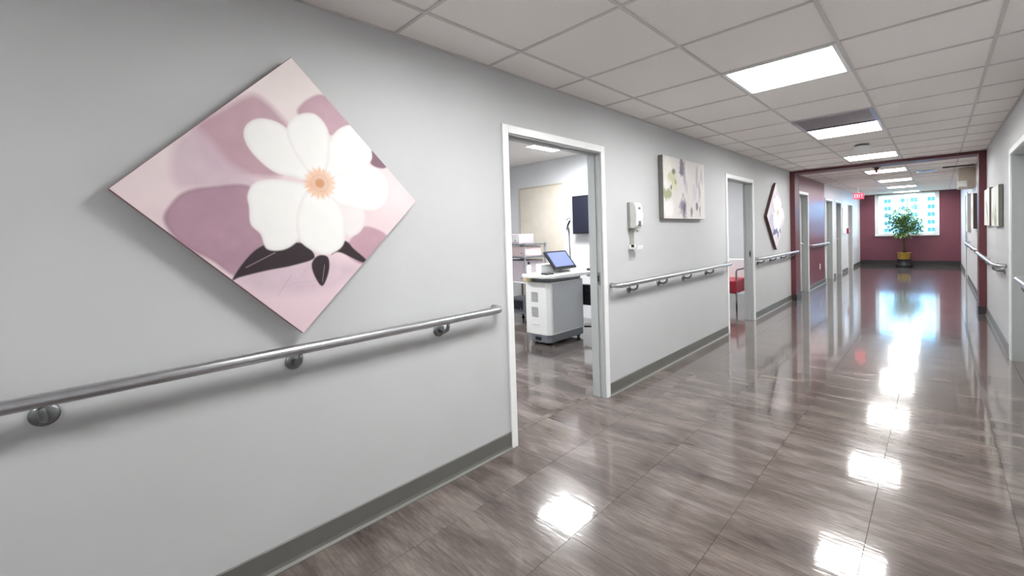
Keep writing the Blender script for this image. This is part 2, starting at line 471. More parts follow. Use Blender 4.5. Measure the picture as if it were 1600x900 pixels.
# outer shell behind the far rooms so that no daylight leaks in round the doors
struct(MB().box((-0.35, 9.5, 0), (-0.30, YE+0.2, HR)).box((-0.3, YE, 0), (-T, YE+0.2, HR)).box((-0.35, 9.5, HR), (-T, YE+0.2, HR+0.04)).build('wall_back_left', M['wall_white']))
struct(MB().box((XR+0.6, -3.35, 0), (XR+0.65, YE+0.2, HR)).box((XR+0.18, -3.35, HR), (XR+0.65, YE+0.2, HR+0.04)).build('wall_back_right', M['wall_white']))

# window in the end wall
w = struct(empty('window_1', (WX0, YE, WZ0)))
fw = 0.05
y0, y1 = YE+0.03, YE+0.10
MB().box((WX0, y0, WZ0), (WX0+fw, y1, WZ1), bev=0.004).build('window_frame', M['frame'], w)
MB().box((WX1-fw, y0, WZ0), (WX1, y1, WZ1), bev=0.004).build('window_frame', M['frame'], w)
MB().box((WX0+fw, y0, WZ0), (WX1-fw, y1, WZ0+fw), bev=0.004).build('window_frame', M['frame'], w)
MB().box((WX0+fw, y0, WZ1-fw), (WX1-fw, y1, WZ1), bev=0.004).build('window_frame', M['frame'], w)
xm = (WX0+WX1)/2
MB().box((xm-0.018, y0+0.01, WZ0+fw), (xm+0.018, y1-0.01, WZ1-fw), bev=0.003).build('mullion', M['frame'], w)
for a, b in ((WX0+fw, xm-0.018), (xm+0.018, WX1-fw)):
    MB().box((a, y0+0.03, WZ0+fw), (b, y0+0.036, WZ1-fw)).build('pane', M['glass'], w)
MB().box((WX0-0.05, YE-0.045, WZ0-0.035), (WX1+0.05, YE+0.03, WZ0), bev=0.005).build('window_sill', M['frame'], w)
for a, b in ((WX0-0.05, WX0), (WX1, WX1+0.05)):
    MB().box((a, YE-0.015, WZ0), (b, YE, WZ1), bev=0.003).build('window_casing', M['frame'], w)

# ------------------------------------------------------------------ ceiling fixtures
def ceiling_light(x0, y0, z, mt, label, group):
    t = thing('ceiling_light', label, 'light', (x0+S/2, y0+S/2, z), group)
    f = MB(); e = 0.022; q = 0.009
    f.box((x0+q, y0+q, z-0.004), (x0+q+e, y0+S-q, z+0.05), bev=0.002, seg=1); f.box((x0+S-q-e, y0+q, z-0.004), (x0+S-q, y0+S-q, z+0.05), bev=0.002, seg=1)
    f.box((x0+q+e, y0+q, z-0.004), (x0+S-q-e, y0+q+e, z+0.05), bev=0.002, seg=1); f.box((x0+q+e, y0+S-q-e, z-0.004), (x0+S-q-e, y0+S-q, z+0.05), bev=0.002, seg=1)
    f.build('frame', M['frame'], t)
    MB().box((x0+q+e, y0+q+e, z+0.036), (x0+S-q-e, y0+S-q-e, z+0.046)).build('diffuser', mt, t)
    return t
lab = {3: 'square lit ceiling panel nearest in view, ahead of the metal air vent',
       7: 'square lit ceiling panel directly beyond the metal air vent',
       11: 'lit ceiling panel just before the maroon portal beam',
       15: 'lit ceiling panel just past the maroon portal beam, behind the brown sprinkler',
       19: 'second lit ceiling panel past the maroon portal',
       23: 'third lit ceiling panel past the maroon portal',
       27: 'farthest lit ceiling panel, close to the end window',
       0: 'lit ceiling panel almost over the near end of the handrail, out of frame',
       -5: 'lit ceiling panel behind the viewpoint, out of frame', -9: 'lit ceiling panel farthest behind the viewpoint, out of frame'}
for k in sorted(L_IDX):
    if GY0+S*k < -3.1 or GY0+S*(k+1) > YE: continue
    ceiling_light(GX[1], GY0+S*k, H, M['panel'], lab[k], 'ceiling light panels along the corridor')
ceiling_light(-2.05, 4.2, HR-0.055, M['panel_room'], 'lit ceiling panel seen through the first doorway', 'room ceiling lights')
ceiling_light(-2.05, 7.2, HR-0.055, M['panel_room'], 'lit ceiling panel of the room with the red chair', 'room ceiling lights')
ceiling_light(-2.05, 1.6, HR-0.055, M['panel_room'], 'lit ceiling panel deep inside the first room, hidden from view', 'room ceiling lights')

# square air vent with louvres
ceiling_light(GX[1], 1.0, H, M['panel'], lab[0], 'ceiling light panels along the corridor')
vx, vy = GX[1], GY0+S*6
t = thing('ceiling_vent', 'square metal louvred air vent set against a lit ceiling panel', 'vent', (vx+S/2, vy+S/2, H))
f = MB()
f.box((vx+.009, vy+.009, H-.005), (vx+.035, vy+S-.009, H+.018)); f.box((vx+S-.035, vy+.009, H-.005), (vx+S-.009, vy+S-.009, H+.018))
f.box((vx+.035, vy+.009, H-.005), (vx+S-.035, vy+.035, H+.018)); f.box((vx+.035, vy+S-.035, H-.005), (vx+S-.035, vy+S-.009, H+.018))
f.build('frame', M['vent'], t)
MB().box((vx+.035, vy+.035, H+.014), (vx+S-.035, vy+S-.035, H+.0185)).build('backing', M['vent_dark'], t)
for k in range(10):
    yy = vy+0.05+k*0.052
    MB().prism([(yy, H+0.014), (yy+0.003, H+0.0145), (yy+0.024, H-0.003), (yy+0.021, H-0.004)], vx+.035, vx+S-.035, 'YZ').build('slat', M['vent'], t)
# small vents beyond the portal
for (x0, y0_, w_, d_, lb, mt) in ((1.93, 10.9, 0.4, 0.16, 'dark slot vent on the ceiling above the beige soffit', M['vent_dark']), (1.58, 11.2, 0.28, 0.26, 'small grey vent in the ceiling right of the far light panels', M['vent'])):
    t = thing('ceiling_vent', lb, 'vent', (x0+w_/2, y0_+d_/2, H))
    f = MB(); f.box((x0, y0_, H-.008), (x0+.02, y0_+d_, H)); f.box((x0+w_-.02, y0_, H-.008), (x0+w_, y0_+d_, H))
    f.box((x0+.02, y0_, H-.008), (x0+w_-.02, y0_+.02, H)); f.box((x0+.02, y0_+d_-.02, H-.008), (x0+w_-.02, y0_+d_, H)); f.build('frame', mt, t)
    MB().box((x0+.02, y0_+.02, H-.003), (x0+w_-.02, y0_+d_-.02, H-.0005)).build('backing', M['vent_dark'], t)
    n = int(d_/0.035)
    for k in range(n-1):
        yy = y0_+.025+k*0.035
        MB().prism([(yy, H-.003), (yy+.003, H-.003), (yy+.02, H-.009), (yy+.017, H-.009)], x0+.02, x0+w_-.02, 'YZ').build('slat', mt, t)

t = thing('smoke_detector', 'round white dome detector on the ceiling between two light panels', 'detector', (1.21, 6.85, H))
MB().lathe([(0.07, 0.0), (0.072, -0.012), (0.07, -0.018)], (1.21, 6.85, H)).build('base_ring', M['plastic_mid'], t)
MB().lathe([(0.078, -0.018), (0.082, -0.03), (0.078, -0.055), (0.06, -0.078), (0.035, -0.09), (0.01, -0.094)], (1.21, 6.85, H)).build('dome', M['plastic'], t)
t = thing('sprinkler', 'small brown sprinkler head on the ceiling just past the portal beam', 'sprinkler', (1.13, 9.62, H))
MB().lathe([(0.06, 0.0), (0.06, -0.01), (0.045, -0.02)], (1.13, 9.62, H)).build('escutcheon', M['bronze'], t)
MB().lathe([(0.03, -0.02), (0.03, -0.06), (0.02, -0.07), (0.016, -0.09), (0.042, -0.092), (0.042, -0.098), (0.012, -0.105)], (1.13, 9.62, H)).build('deflector', M['bronze'], t)

# exit sign
t = thing('exit_sign', 'red exit sign hanging from the ceiling near the far left wall', 'sign', (0.44, 14.0, H))
MB().box((0.42, 13.99, 2.135), (0.46, 14.01, H)).build('stem', M['frame'], t)
MB().box((0.335, 13.985, 1.985), (0.545, 14.015, 2.135), bev=0.005).build('panel', M['sign_red'], t)
def letter(parent, ch, x0, z0, w_, h_, y):
    s = w_*0.24; q = MB(); y1_ = y+0.004
    def bar(a, b, c, d): q.box((x0+a, y, z0+b), (x0+c, y1_, z0+d))
    if ch == 'E': bar(0, 0, s, h_); bar(s, 0, w_, s); bar(s, h_/2-s/2, w_*.85, h_/2+s/2); bar(s, h_-s, w_, h_)
    if ch == 'I': bar(w_/2-s/2, 0, w_/2+s/2, h_)
    if ch == 'T': bar(0, h_-s, w_, h_); bar(w_/2-s/2, 0, w_/2+s/2, h_-s)
    if ch == 'X':
        for sg in (1, -1):
            p = [(x0+w_/2-sg*w_/2-s/2*1.2, z0), (x0+w_/2-sg*w_/2+s/2*1.2, z0), (x0+w_/2+sg*w_/2+s/2*1.2, z0+h_), (x0+w_/2+sg*w_/2-s/2*1.2, z0+h_)]
            q.prism(p, y+0.0004*sg, y1_, 'XZ')
    q.build('letter', M['sign_letter'], parent)
for k, ch in enumerate('EXIT'): letter(t, ch, 0.358+k*0.043, 2.018, 0.033, 0.085, 13.9825)

# ------------------------------------------------------------------ handrails
def handrail(x, side, ya, yb, z, brackets, label, group='steel handrails along the corridor', off=0.085, mt=None):
    r = 0.0205; xr = x+off*side; mt = mt or M['steel']
    t = thing('handrail', label, 'handrail', (x, (ya+yb)/2, z), group)
    pts = []
    n = 5; R_ = 0.05
    for k in range(n+1):
        a = PI/2*k/n
        pts.append((xr-R_*side*(1-math.sin(a)), ya+R_*(1-math.cos(a)), z))
    pts = [(x+0.004*side, ya, z)]+pts
    q = [(p[0], yb-(p[1]-ya), p[2]) for p in pts][::-1]
    MB().tube(pts+q, r, 16).build('rail', mt, t)
    for y in brackets:
        b = MB()
        zb = z-0.062
        pr = [(0.034, 0.0), (0.034, 0.006), (0.026, 0.011), (0.012, 0.013)]
        if side < 0: pr = [(a_, -h_) for a_, h_ in pr][::-1]
        b.lathe(pr, (x, y, zb), 'X', 18)
        rb = b.build('rosette', M['steel_dark'], t)
        c = MB(); c.tube([(x+0.01*side, y, zb), (x+0.05*side, y, zb-0.004), (x+0.078*side, y, zb+0.012), (xr, y, zb+0.03), (xr, y, z-r+0.002)], [0.010, 0.010, 0.010, 0.009, 0.008], 10)
        c.build('bracket_arm', M['steel_dark'], t)
    return t
handrail(0, 1, -1.6, 1.70, 0.885, [-1.52, -0.81, -0.1, 0.59, 1.31], 'steel handrail on the grey wall below the large diamond painting')
handrail(0, 1, 2.99, 5.58, 0.888, [3.27, 3.82, 4.37, 4.98], 'steel handrail between the two open doorways, below the dispenser')
handrail(0, 1, 6.81, 9.12, 0.875, [6.95, 7.6, 8.25, 8.8], 'steel handrail between the second doorway and the maroon portal')
handrail(0, 1, 10.48, 12.18, 0.93, [10.7, 11.4, 12.0], 'handrail on the far maroon side wall')
handrail(XR, -1, 6.45, 9.2, 0.86, [6.62, 7.5, 8.4], 'steel handrail on the right wall running past the maroon portal')
handrail(XR, -1, 9.42, 13.2, 0.88, [9.7, 10.9, 12.1, 13.0], 'steel handrail on the right wall beyond the maroon portal')
handrail(XR, -1, 1.5, 4.72, 0.885, [1.8, 3.0, 4.4], 'steel handrail on the right wall before the near right door')

# ------------------------------------------------------------------ canvases
def smooth(poly, n=6):
    P = np.array(poly, float); out = []; m_ = len(P)
    for i in range(m_):
        p0, p1, p2, p3 = P[i-1], P[i], P[(i+1) % m_], P[(i+2) % m_]
        for k in range(n):
            t_ = k/n
            out.append(0.5*((2*p1)+(-p0+p2)*t_+(2*p0-5*p1+4*p2-p3)*t_**2+(-p0+3*p1-3*p2+p3)*t_**3))
    return np.array(out)
def sdist(u, v, poly):
    inside = np.zeros(u.shape, bool); d2 = np.full(u.shape, 9.0)
    n = len(poly)
    for i in range(n):
        (x1, y1_), (x2, y2) = poly[i], poly[(i+1) % n]
        if y1_ != y2:
            c = ((y1_ > v) != (y2 > v)) & (u < (x2-x1)*(v-y1_)/(y2-y1_)+x1); inside ^= c
        dx, dy = x2-x1, y2-y1_; L2_ = dx*dx+dy*dy+1e-12
        tt = np.clip(((u-x1)*dx+(v-y1_)*dy)/L2_, 0, 1)
        d2 = np.minimum(d2, (u-x1-tt*dx)**2+(v-y1_-tt*dy)**2)
    d = np.sqrt(d2); return np.where(inside, d, -d)
def vnoise(u, v, f, seed):
    rs = np.random.RandomState(seed); G = rs.rand(64, 64)
    a = (u*f) % 63; b = (v*f) % 63; i = np.floor(a).astype(int); j = np.floor(b).astype(int)
    fu = a-i; fv = b-j; fu = fu*fu*(3-2*fu); fv = fv*fv*(3-2*fv)
    return (G[i, j]*(1-fu)*(1-fv)+G[i+1, j]*fu*(1-fv)+G[i, j+1]*(1-fu)*fv+G[i+1, j+1]*fu*fv)
def fbm(u, v, f, seed): return (vnoise(u+5, v+5, f, seed)*.55+vnoise(u+5, v+5, f*2.1, seed+1)*.3+vnoise(u+5, v+5, f*4.3, seed+2)*.15)
def lin(rgb): return np.array(srgb(*rgb)[:3])

MAG = {
'A': [(-0.323,0.223),(-0.243,0.300),(-0.148,0.372),(-0.093,0.352),(-0.049,0.310),(-0.015,0.265),(-0.006,0.188),(-0.059,0.080),(-0.150,0.067),(-0.233,0.066),(-0.299,0.118)],
'B': [(-0.380,0.154),(-0.323,0.217),(-0.287,0.194),(-0.231,0.114),(-0.150,0.061),(-0.129,0.025),(-0.332,0.014),(-0.377,0.011),(-0.396,0.064)],
'C': [(-0.420,-0.100),(-0.401,-0.045),(-0.359,0.001),(-0.284,0.022),(-0.162,0.029),(-0.134,-0.074),(-0.115,-0.174),(-0.173,-0.246),(-0.218,-0.303),(-0.295,-0.238),(-0.376,-0.178)],
'D': [(0.012,0.334),(0.065,0.404),(0.132,0.424),(0.213,0.356),(0.256,0.314),(0.153,0.263),(0.087,0.294)],
'E': [(0.321,0.228),(0.400,0.169),(0.374,0.144),(0.318,0.161)],
'F': [(0.205,-0.183),(0.283,-0.120),(0.393,-0.181),(0.276,-0.288),(0.188,-0.240)],
'G': [(-0.229,-0.314),(-0.142,-0.273),(-0.026,-0.268),(0.130,-0.264),(0.229,-0.300),(0.153,-0.378),(-0.006,-0.388),(-0.124,-0.374)],
'L1': [(-0.236,-0.313),(-0.206,-0.262),(-0.161,-0.210),(-0.116,-0.187),(-0.094,-0.206),(0.003,-0.184),(0.057,-0.246),(-0.026,-0.274),(-0.120,-0.287),(-0.208,-0.304)],
'L2': [(0.043,-0.273),(0.071,-0.240),(0.110,-0.249),(0.112,-0.305),(0.083,-0.367),(0.054,-0.327)],
'S': [(0.183,-0.183),(0.225,-0.220),(0.282,-0.274),(0.254,-0.279),(0.160,-0.231),(0.125,-0.239)],
'P1': [(-0.176,0.204),(-0.169,0.253),(-0.129,0.286),(-0.073,0.287),(-0.027,0.263),(-0.005,0.214),(0.042,0.141),(0.064,0.063),(-0.011,0.077),(-0.082,0.091),(-0.146,0.147)],
'P2': [(-0.028,0.237),(-0.014,0.297),(0.031,0.333),(0.082,0.340),(0.121,0.306),(0.138,0.247),(0.127,0.136),(0.090,0.065),(0.016,0.139)],
'P3': [(0.108,0.175),(0.146,0.255),(0.190,0.303),(0.249,0.320),(0.307,0.270),(0.325,0.214),(0.310,0.161),(0.201,0.072),(0.104,0.066)],
'P5': [(0.114,-0.002),(0.197,-0.027),(0.271,-0.039),(0.281,-0.098),(0.251,-0.148),(0.198,-0.166),(0.165,-0.112)],
'P4': [(0.103,0.052),(0.233,0.132),(0.310,0.153),(0.381,0.115),(0.400,0.055),(0.384,-0.006),(0.325,-0.048),(0.226,-0.040),(0.141,-0.015)],
'P7': [(-0.174,-0.002),(-0.151,0.042),(-0.094,0.061),(-0.012,0.058),(0.063,0.036),(0.045,-0.072),(0.003,-0.164),(-0.053,-0.208),(-0.117,-0.205),(-0.137,-0.149),(-0.168,-0.111),(-0.171,-0.050)],
'P6': [(0.036,0.021),(0.115,0.025),(0.181,-0.056),(0.187,-0.155),(0.168,-0.210),(0.104,-0.238),(0.039,-0.212),(-0.003,-0.164),(-0.005,-0.072)],
}
def paint_magnolia(u, v, pal):
    n1 = fbm(u, v, 7, 3); n2 = fbm(u, v, 22, 9)
    low = np.clip(0.5-v*1.1, 0, 1)[..., None]
    C = lin(pal['bg'])*(1-low)+lin(pal['bg2'])*low
    C = C*(0.93+0.14*n1[..., None])
    def lay(k, col, soft, op=1.0, var=0.2, edge=None):
        nonlocal C
        d = sdist(u, v, smooth(MAG[k])); a = np.clip(d/soft+0.5, 0, 1)[..., None]*op
        c = lin(col)*(1-var/2+var*(0.6*n1+0.4*n2)[..., None])
        if edge is not None:
            e = np.clip(1-np.abs(d)/0.016, 0, 1)[..., None]; c = c*(1-0.3*e)+lin(edge)*0.3*e
        C = C*(1-a)+np.minimum(c, 0.9)*a
    lay('A', pal['m1'], 0.03, .95, .35); lay('B', pal['m2'], 0.03, .85, .3); lay('C', pal['m3'], 0.012, 1, .35, pal['m4'])
    lay('D', pal['m1'], 0.012, 1, .35, pal['m3']); lay('E', pal['m4'], 0.008); lay('F', pal['m1'], 0.01, 1, .3); lay('G', pal['m2'], 0.05, .85, .4)
    lay('S', pal['dark'], 0.006); lay('L1', pal['dark'], 0.005, 1, .5); lay('L2', pal['dark'], 0.005, 1, .5)
    # pale veins on the leaves and thin brush strokes below
    for (a, b, w_, op, col) in (((-0.19,-0.27),(-0.09,-0.22),.0022,.6,pal['m2']), ((0.083,-0.35),(0.095,-0.28),.0018,.6,pal['m2']), ((-0.03,-0.345),(0.075,-0.34),.0016,.35,pal['m4']), ((-0.09,-0.39),(-0.035,-0.31),.002,.35,pal['m4']), ((0.0,-0.33),(0.03,-0.27),.0016,.3,pal['m4'])):
        d = sdist(u, v, np.array([a, b])); al = (np.clip(1-np.abs(d)/w_, 0, 1)*op)[..., None]; C = C*(1-al)+lin(col)*al
    for k in ('P1', 'P3', 'P2', 'P5', 'P4', 'P7', 'P6'):
        lay(k, pal['p5'] if k == 'P5' else pal['white'], 0.006, 1, .08, pal['edge'])
    cu, cv = 0.09, 0.058; rr = np.hypot(u-cu, (v-cv)); ang = np.arctan2(v-cv, u-cu)
    jag = 0.068+0.005*np.sin(ang*17)+0.004*np.sin(ang*29+1)
    a = np.clip((jag-rr)/0.018, 0, 1)[..., None]*(0.55+0.45*n2[..., None]); C = C*(1-a)+lin(pal['c1'])*a
    a = np.clip((0.026-rr)/0.012, 0, 1)[..., None]; C = C*(1-a)+lin(pal['c2'])*a
    a = np.clip(1-np.abs(rr-0.033)/0.008, 0, 1)[..., None]*.5; C = C*(1-a)+lin(pal['c1'])*.85*a
    return C
def blob(C, u, v, cu, cv, ru, rv, col, op, soft, seed):
    w_ = fbm(u*1.0, v*1.0, 18, seed)-.5
    d = 1-np.hypot((u-cu)/ru, (v-cv)/rv)+w_*1.1
    a = (np.clip(d/soft, 0, 1)*op)[..., None]
    return C*(1-a)+lin(col)*a
def paint_lavender(u, v):
    n1 = fbm(u, v, 6, 21)
    C = lin((226, 222, 220))*(0.92+0.16*n1[..., None])
    for i, (cu, cv, ru, rv, col, op) in enumerate([
        (-.40, .10, .12, .22, (236, 236, 224), .9), (-.30, .10, .10, .10, (200, 204, 160), .8), (-.42, -.06, .10, .07, (150, 160, 110), .85), (-.25, .02, .06, .06, (214, 216, 180), .8),
        (-.33, .00, .03, .035, (84, 84, 66), .85), (-.27, .16, .05, .03, (90, 90, 80), .8), (-.23, .06, .03, .04, (130, 140, 90), .8), (-.44, .03, .05, .07, (240, 240, 236), .95), (-.38, -.2, .14, .10, (240, 238, 238), .9),
        (-.08, .22, .06, .12, (104, 94, 118), .9), (-.02, .16, .03, .14, (150, 142, 160), .7), (.02, .04, .03, .10, (190, 184, 200), .6), (-.06, -.18, .10, .13, (122, 108, 136), .85), (-.04, -.2, .04, .07, (110, 86, 110), .8),
        (.30, .12, .04, .16, (170, 162, 176), .6), (.36, .02, .03, .14, (150, 146, 160), .6), (.22, -.02, .05, .12, (200, 196, 208), .6), (.28, -.16, .035, .06, (96, 84, 108), .85), (.14, -.22, .03, .06, (110, 104, 116), .8), (.36, -.22, .03, .06, (116, 110, 122), .8), (.42, .16, .05, .1, (186, 180, 190), .6)]):
        C = blob(C, u, v, cu, cv, ru, rv, col, op, .45, 40+i)
    for (a, b, w_, op, col) in (((.30,.2),(.26,-.1),.006,.6,(140,136,150)), ((.36,.1),(.30,-.2),.005,.6,(120,116,132)), ((-.05,.1),(.06,-.05),.006,.5,(150,144,160)), ((.14,-.27),(.16,-.1),.004,.6,(120,120,124))):
        d = sdist(u, v, np.array([a, b])); al = (np.clip(1-np.abs(d)/w_, 0, 1)*op)[..., None]; C = C*(1-al)+lin(col)*al
    return C
def paint_green(u, v, seed):
    n1 = fbm(u, v, 5, seed)
    C = lin((240, 240, 234))*(0.94+0.18*n1[..., None])
    rs = random.Random(seed)
    for i in range(9):
        C = blob(C, u, v, rs.uniform(-.3, .3), rs.uniform(-.2, .05), .06, .10, rs.choice([(110, 140, 100), (150, 165, 130), (204, 200, 176), (190, 170, 150)]), .8, .5, seed+i)
    return C

def canvas(name, label, cy, cz, w_, h_, rot, thick, x, side, side_mat, painter, N, group=None, off=0.02, cat='painting'):
    """print on a stretched canvas hung on the wall plane x; rot turns it in the wall plane"""
    body = MB()
    body.box((-thick/2, -w_/2, -h_/2), (thick/2, w_/2, h_/2), bev=0.003)
    xc = x+side*(off+thick/2)
    o = body.build(name, side_mat); o.location = (xc, cy, cz); o.rotation_euler = (rot*1.0, 0, 0)
    tag(o, label, cat, group)
    nu = N; nv = max(8, int(N*h_/w_))
    a = np.linspace(-w_/2+.002, w_/2-.002, nu+1); b = np.linspace(-h_/2+.002, h_/2-.002, nv+1)
    Y, Z = np.meshgrid(a, b, indexing='ij')
    u = Y*math.cos(rot)-Z*math.sin(rot); v = Y*math.sin(rot)+Z*math.cos(rot)
    col = np.clip(painter(u, v), 0, 1)
    co = np.stack([np.full(Y.shape, side*(thick/2+0.0006)), Y, Z], -1).reshape(-1, 3)
    idx = np.arange((nu+1)*(nv+1)).reshape(nu+1, nv+1)
    q = np.stack([idx[:-1, :-1], idx[1:, :-1], idx[1:, 1:], idx[:-1, 1:]], -1).reshape(-1, 4)
    if side < 0: q = q[:, ::-1]
    me = bpy.data.meshes.new('printed_face')
    me.from_pydata(co.tolist(), [], q.tolist())
    at = me.color_attributes.new('print', 'FLOAT_COLOR', 'POINT')
    rgba = np.concatenate([col.reshape(-1, 3), np.ones((col.shape[0]*col.shape[1], 1))], 1).astype(np.float32)
    at.data.foreach_set('color', rgba.ravel())
    me.materials.append(M['print'])
    p = bpy.data.objects.new('printed_face', me); COL.objects.link(p); p.parent = o
    return o
PAL1 = dict(bg=(232, 222, 220), bg2=(222, 198, 206), m1=(186, 152, 164), m2=(206, 184, 196), m3=(172, 138, 154), m4=(128, 96, 112), dark=(44, 30, 38), white=(238, 238, 236), p5=(232, 227, 227), edge=(206, 196, 200), c1=(228, 184, 150), c2=(206, 150, 108))
PAL3 = dict(bg=(232, 226, 226), bg2=(220, 214, 222), m1=(216, 208, 220), m2=(222, 218, 228), m3=(204, 200, 218), m4=(168, 168, 196), dark=(110, 116, 156), white=(244, 246, 250), p5=(232, 236, 244), edge=(200, 206, 224), c1=(226, 190, 168), c2=(206, 160, 130))
canvas('canvas_painting', 'large square canvas hung as a diamond, white magnolia on mauve', 0.6116, 1.491, 0.778, 0.778, PI/4, 0.032, 0, 1, M['canvas_side'], lambda u, v: paint_magnolia(u, v, PAL1), 300, 'flower canvases', off=0.032)
canvas('canvas_painting', 'rectangular canvas of lavender and green flowers between the two open doorways', 4.36, 1.728, 1.0, 0.6, 0, 0.045, 0, 1, M['canvas_grey'], paint_lavender, 150, 'flower canvases', off=0.004)
canvas('canvas_painting', 'diamond canvas with brown edges, pale blue flower, beside the maroon portal', 7.82, 1.495, 0.755, 0.755, PI/4, 0.034, 0, 1, M['canvas_brown'], lambda u, v: paint_magnolia(u, v, PAL3), 110, 'flower canvases', off=0.012)
canvas('canvas_painting', 'pale green canvas nearer on the right wall, close to the right door', 7.17, 1.47, 0.82, 0.44, 0, 0.032, XR, -1, M['canvas_grey'], lambda u, v: paint_green(u, v, 71), 50, 'canvases on the right wall', off=0.004)
canvas('canvas_painting', 'pale cream canvas on the right wall next to the maroon portal', 8.28, 1.49, 0.78, 0.47, 0, 0.032, XR, -1, M['canvas_grey'], lambda u, v: paint_green(u, v, 83), 50, 'canvases on the right wall', off=0.004)
canvas('picture', 'dark framed picture on the right wall just beyond the portal', 11.0, 1.49, 0.7, 0.6, 0, 0.06, XR, -1, M['picture_dark'], lambda u, v: paint_green(u, v, 91), 30, 'canvases on the right wall', off=0.002, cat='picture')
canvas('picture', 'grey edged picture on the right wall past the beige soffit', 13.3, 1.5, 0.6, 0.8, 0, 0.05, XR, -1, M['frame_grey'], lambda u, v: paint_green(u, v, 97), 30, 'canvases on the right wall', off=0.002, cat='picture')

# ------------------------------------------------------------------ dispenser
t = thing('sanitizer_dispenser', 'white wall dispenser with a drip tray, right of the first doorway', 'dispenser', (0, 3.33, 1.45))
MB().box((0, 3.275, 1.335), (0.022, 3.395, 1.565), bev=0.008).build('back_plate', M['plastic_grey'], t)
MB().prism([(0.022, 1.345), (0.06, 1.34), (0.082, 1.37), (0.086, 1.45), (0.08, 1.53), (0.064, 1.56), (0.022, 1.562)], 3.28, 3.39, 'XZ', bev=0.007).build('cover', M['plastic'], t)
MB().box((0.082, 3.318, 1.50), (0.087, 3.35, 1.52), bev=0.002).build('indicator_window', M['plastic_mid'], t)
MB().box((0.07, 3.315, 1.36), (0.09, 3.355, 1.405), bev=0.006).build('sensor', M['plastic_mid'], t)
MB().lathe([(0.012, 0), (0.014, -0.02), (0.008, -0.035)], (0.06, 3.335, 1.345), 'Z', 12).build('nozzle', M['plastic_grey'], t)
MB().box((0, 3.305, 1.165), (0.012, 3.365, 1.335), bev=0.003).build('tray_arm', M['plastic_grey'], t)
MB().prism([(0.0, 1.165), (0.082, 1.165), (0.086, 1.19), (0.076, 1.192), (0.07, 1.178), (0.012, 1.178), (0.012, 1.2), (0, 1.2)], 3.285, 3.385, 'XZ').build('drip_tray', M['plastic'], t)

# ------------------------------------------------------------------ first room: ultrasound style cart
t = thing('equipment_cart', 'white wheeled medical cart with tilted touch screen in the first room', 'cart', (-1.53, 4.15, 0))
MB().prism([(-1.73, 3.85), (-1.70, 3.79), (-1.38, 3.79), (-1.335, 3.84), (-1.335, 4.47), (-1.38, 4.5), (-1.70, 4.5), (-1.73, 4.46)], 0.125, 0.75, 'XY', bev=0.012).build('body', M['plastic'], t)
MB().box((-1.338, 3.86, 0.15), (-1.330, 4.46, 0.735), bev=0.003).build('side_panel', M['cart_side'], t)
MB().prism([(-1.69, 3.86), (-1.64, 3.80), (-1.39, 3.80), (-1.35, 3.86), (-1.35, 4.48), (-1.69, 4.48)], 0.035, 0.128, 'XY', bev=0.01).build('base_skirt', M['plastic_mid'], t)
MB().box((-1.56, 3.792, 0.06), (-1.47, 3.802, 0.10), bev=0.003).build('pedal', M['black'], t)
for x in (-1.64, -1.39):
    for y in (3.90, 4.42):
        MB().lathe([(0.024, -0.014), (0.034, -0.010), (0.034, 0.010), (0.024, 0.014)], (x, y, 0.034), 'X', 14).build('caster', M['black'], t)
for z in (0.34, 0.52):
    q = MB(); 
    for k in range(6): q.box((-1.60, 3.783, z+0.02*k), (-1.50, 3.792, z+0.02*k+0.011))
    q.build('vent_grille', M['plastic_grey'], t)
MB().box((-1.60, 3.782, 0.245), (-1.49, 3.792, 0.262), bev=0.002).build('nameplate', M['plastic'], t)
MB().box((-1.66, 3.84, 0.75), (-1.36, 4.46, 0.815), bev=0.01).build('neck', M['plastic_mid'], t)
MB().box((-1.74, 3.80, 0.75), (-1.62, 3.96, 0.80), bev=0.008).build('painted_glow_block', M['cream'], t)  # added cream block, no real bin; its colour imitates a yellowish glow
MB().prism([(-1.69, 3.72), (-1.62, 3.66), (-1.30, 3.66), (-1.2, 3.74), (-1.16, 4.0), (-1.16, 4.5), (-1.24, 4.66), (-1.6, 4.66), (-1.69, 4.6)], 0.812, 0.85, 'XY', bev=0.012).build('work_top', M['plastic'], t)
MB().prism([(-1.62, 3.9), (-1.5, 3.86), (-1.46, 4.4), (-1.62, 4.42)], 0.85, 0.96, 'XY', bev=0.015).build('console_riser', M['plastic'], t)
# screen: faces +X and up
sm = MB().box((-0.015, -0.21, -0.135), (0.015, 0.21, 0.135), bev=0.008)
sm2 = MB().box((0.0145, -0.18, -0.105), (0.0165, 0.18, 0.110))
rotm = Matrix.Rotation(math.radians(-40), 3, 'Y')
for q, nm, mt in ((sm, 'screen_housing', M['black']), (sm2, 'screen', M['screen_on'])):
    q.rot(rotm); q.bm.transform(Matrix.Translation((-1.425, 4.135, 1.0))); q.build(nm, mt, t)
MB().box((-1.50, 4.08, 0.86), (-1.44, 4.20, 0.985), bev=0.01).build('screen_stand', M['plastic_grey'], t)
MB().box((-1.40, 3.74, 0.85), (-1.30, 3.86, 0.868), bev=0.006).build('control_pad', M['black'], t)
MB().tube([(-1.30, 4.50, 0.60), (-1.20, 4.52, 0.58), (-1.18, 4.52, 0.35), (-1.2, 4.50, 0.14), (-1.33, 4.48, 0.13)], 0.012, 10).build('cable', M['black'], t)
MB().tube([(-1.34, 4.46, 0.16), (-1.26, 4.54, 0.16), (-1.16, 4.62, 0.165)], 0.016, 10).build('footrest_bar', M['plastic'], t)
MB().prism([(-1.30, 4.5), (-1.16, 4.5), (-1.16, 4.62), (-1.30, 4.62)], 0.77, 0.812, 'XY', bev=0.006).build('probe_holder', M['plastic'], t)

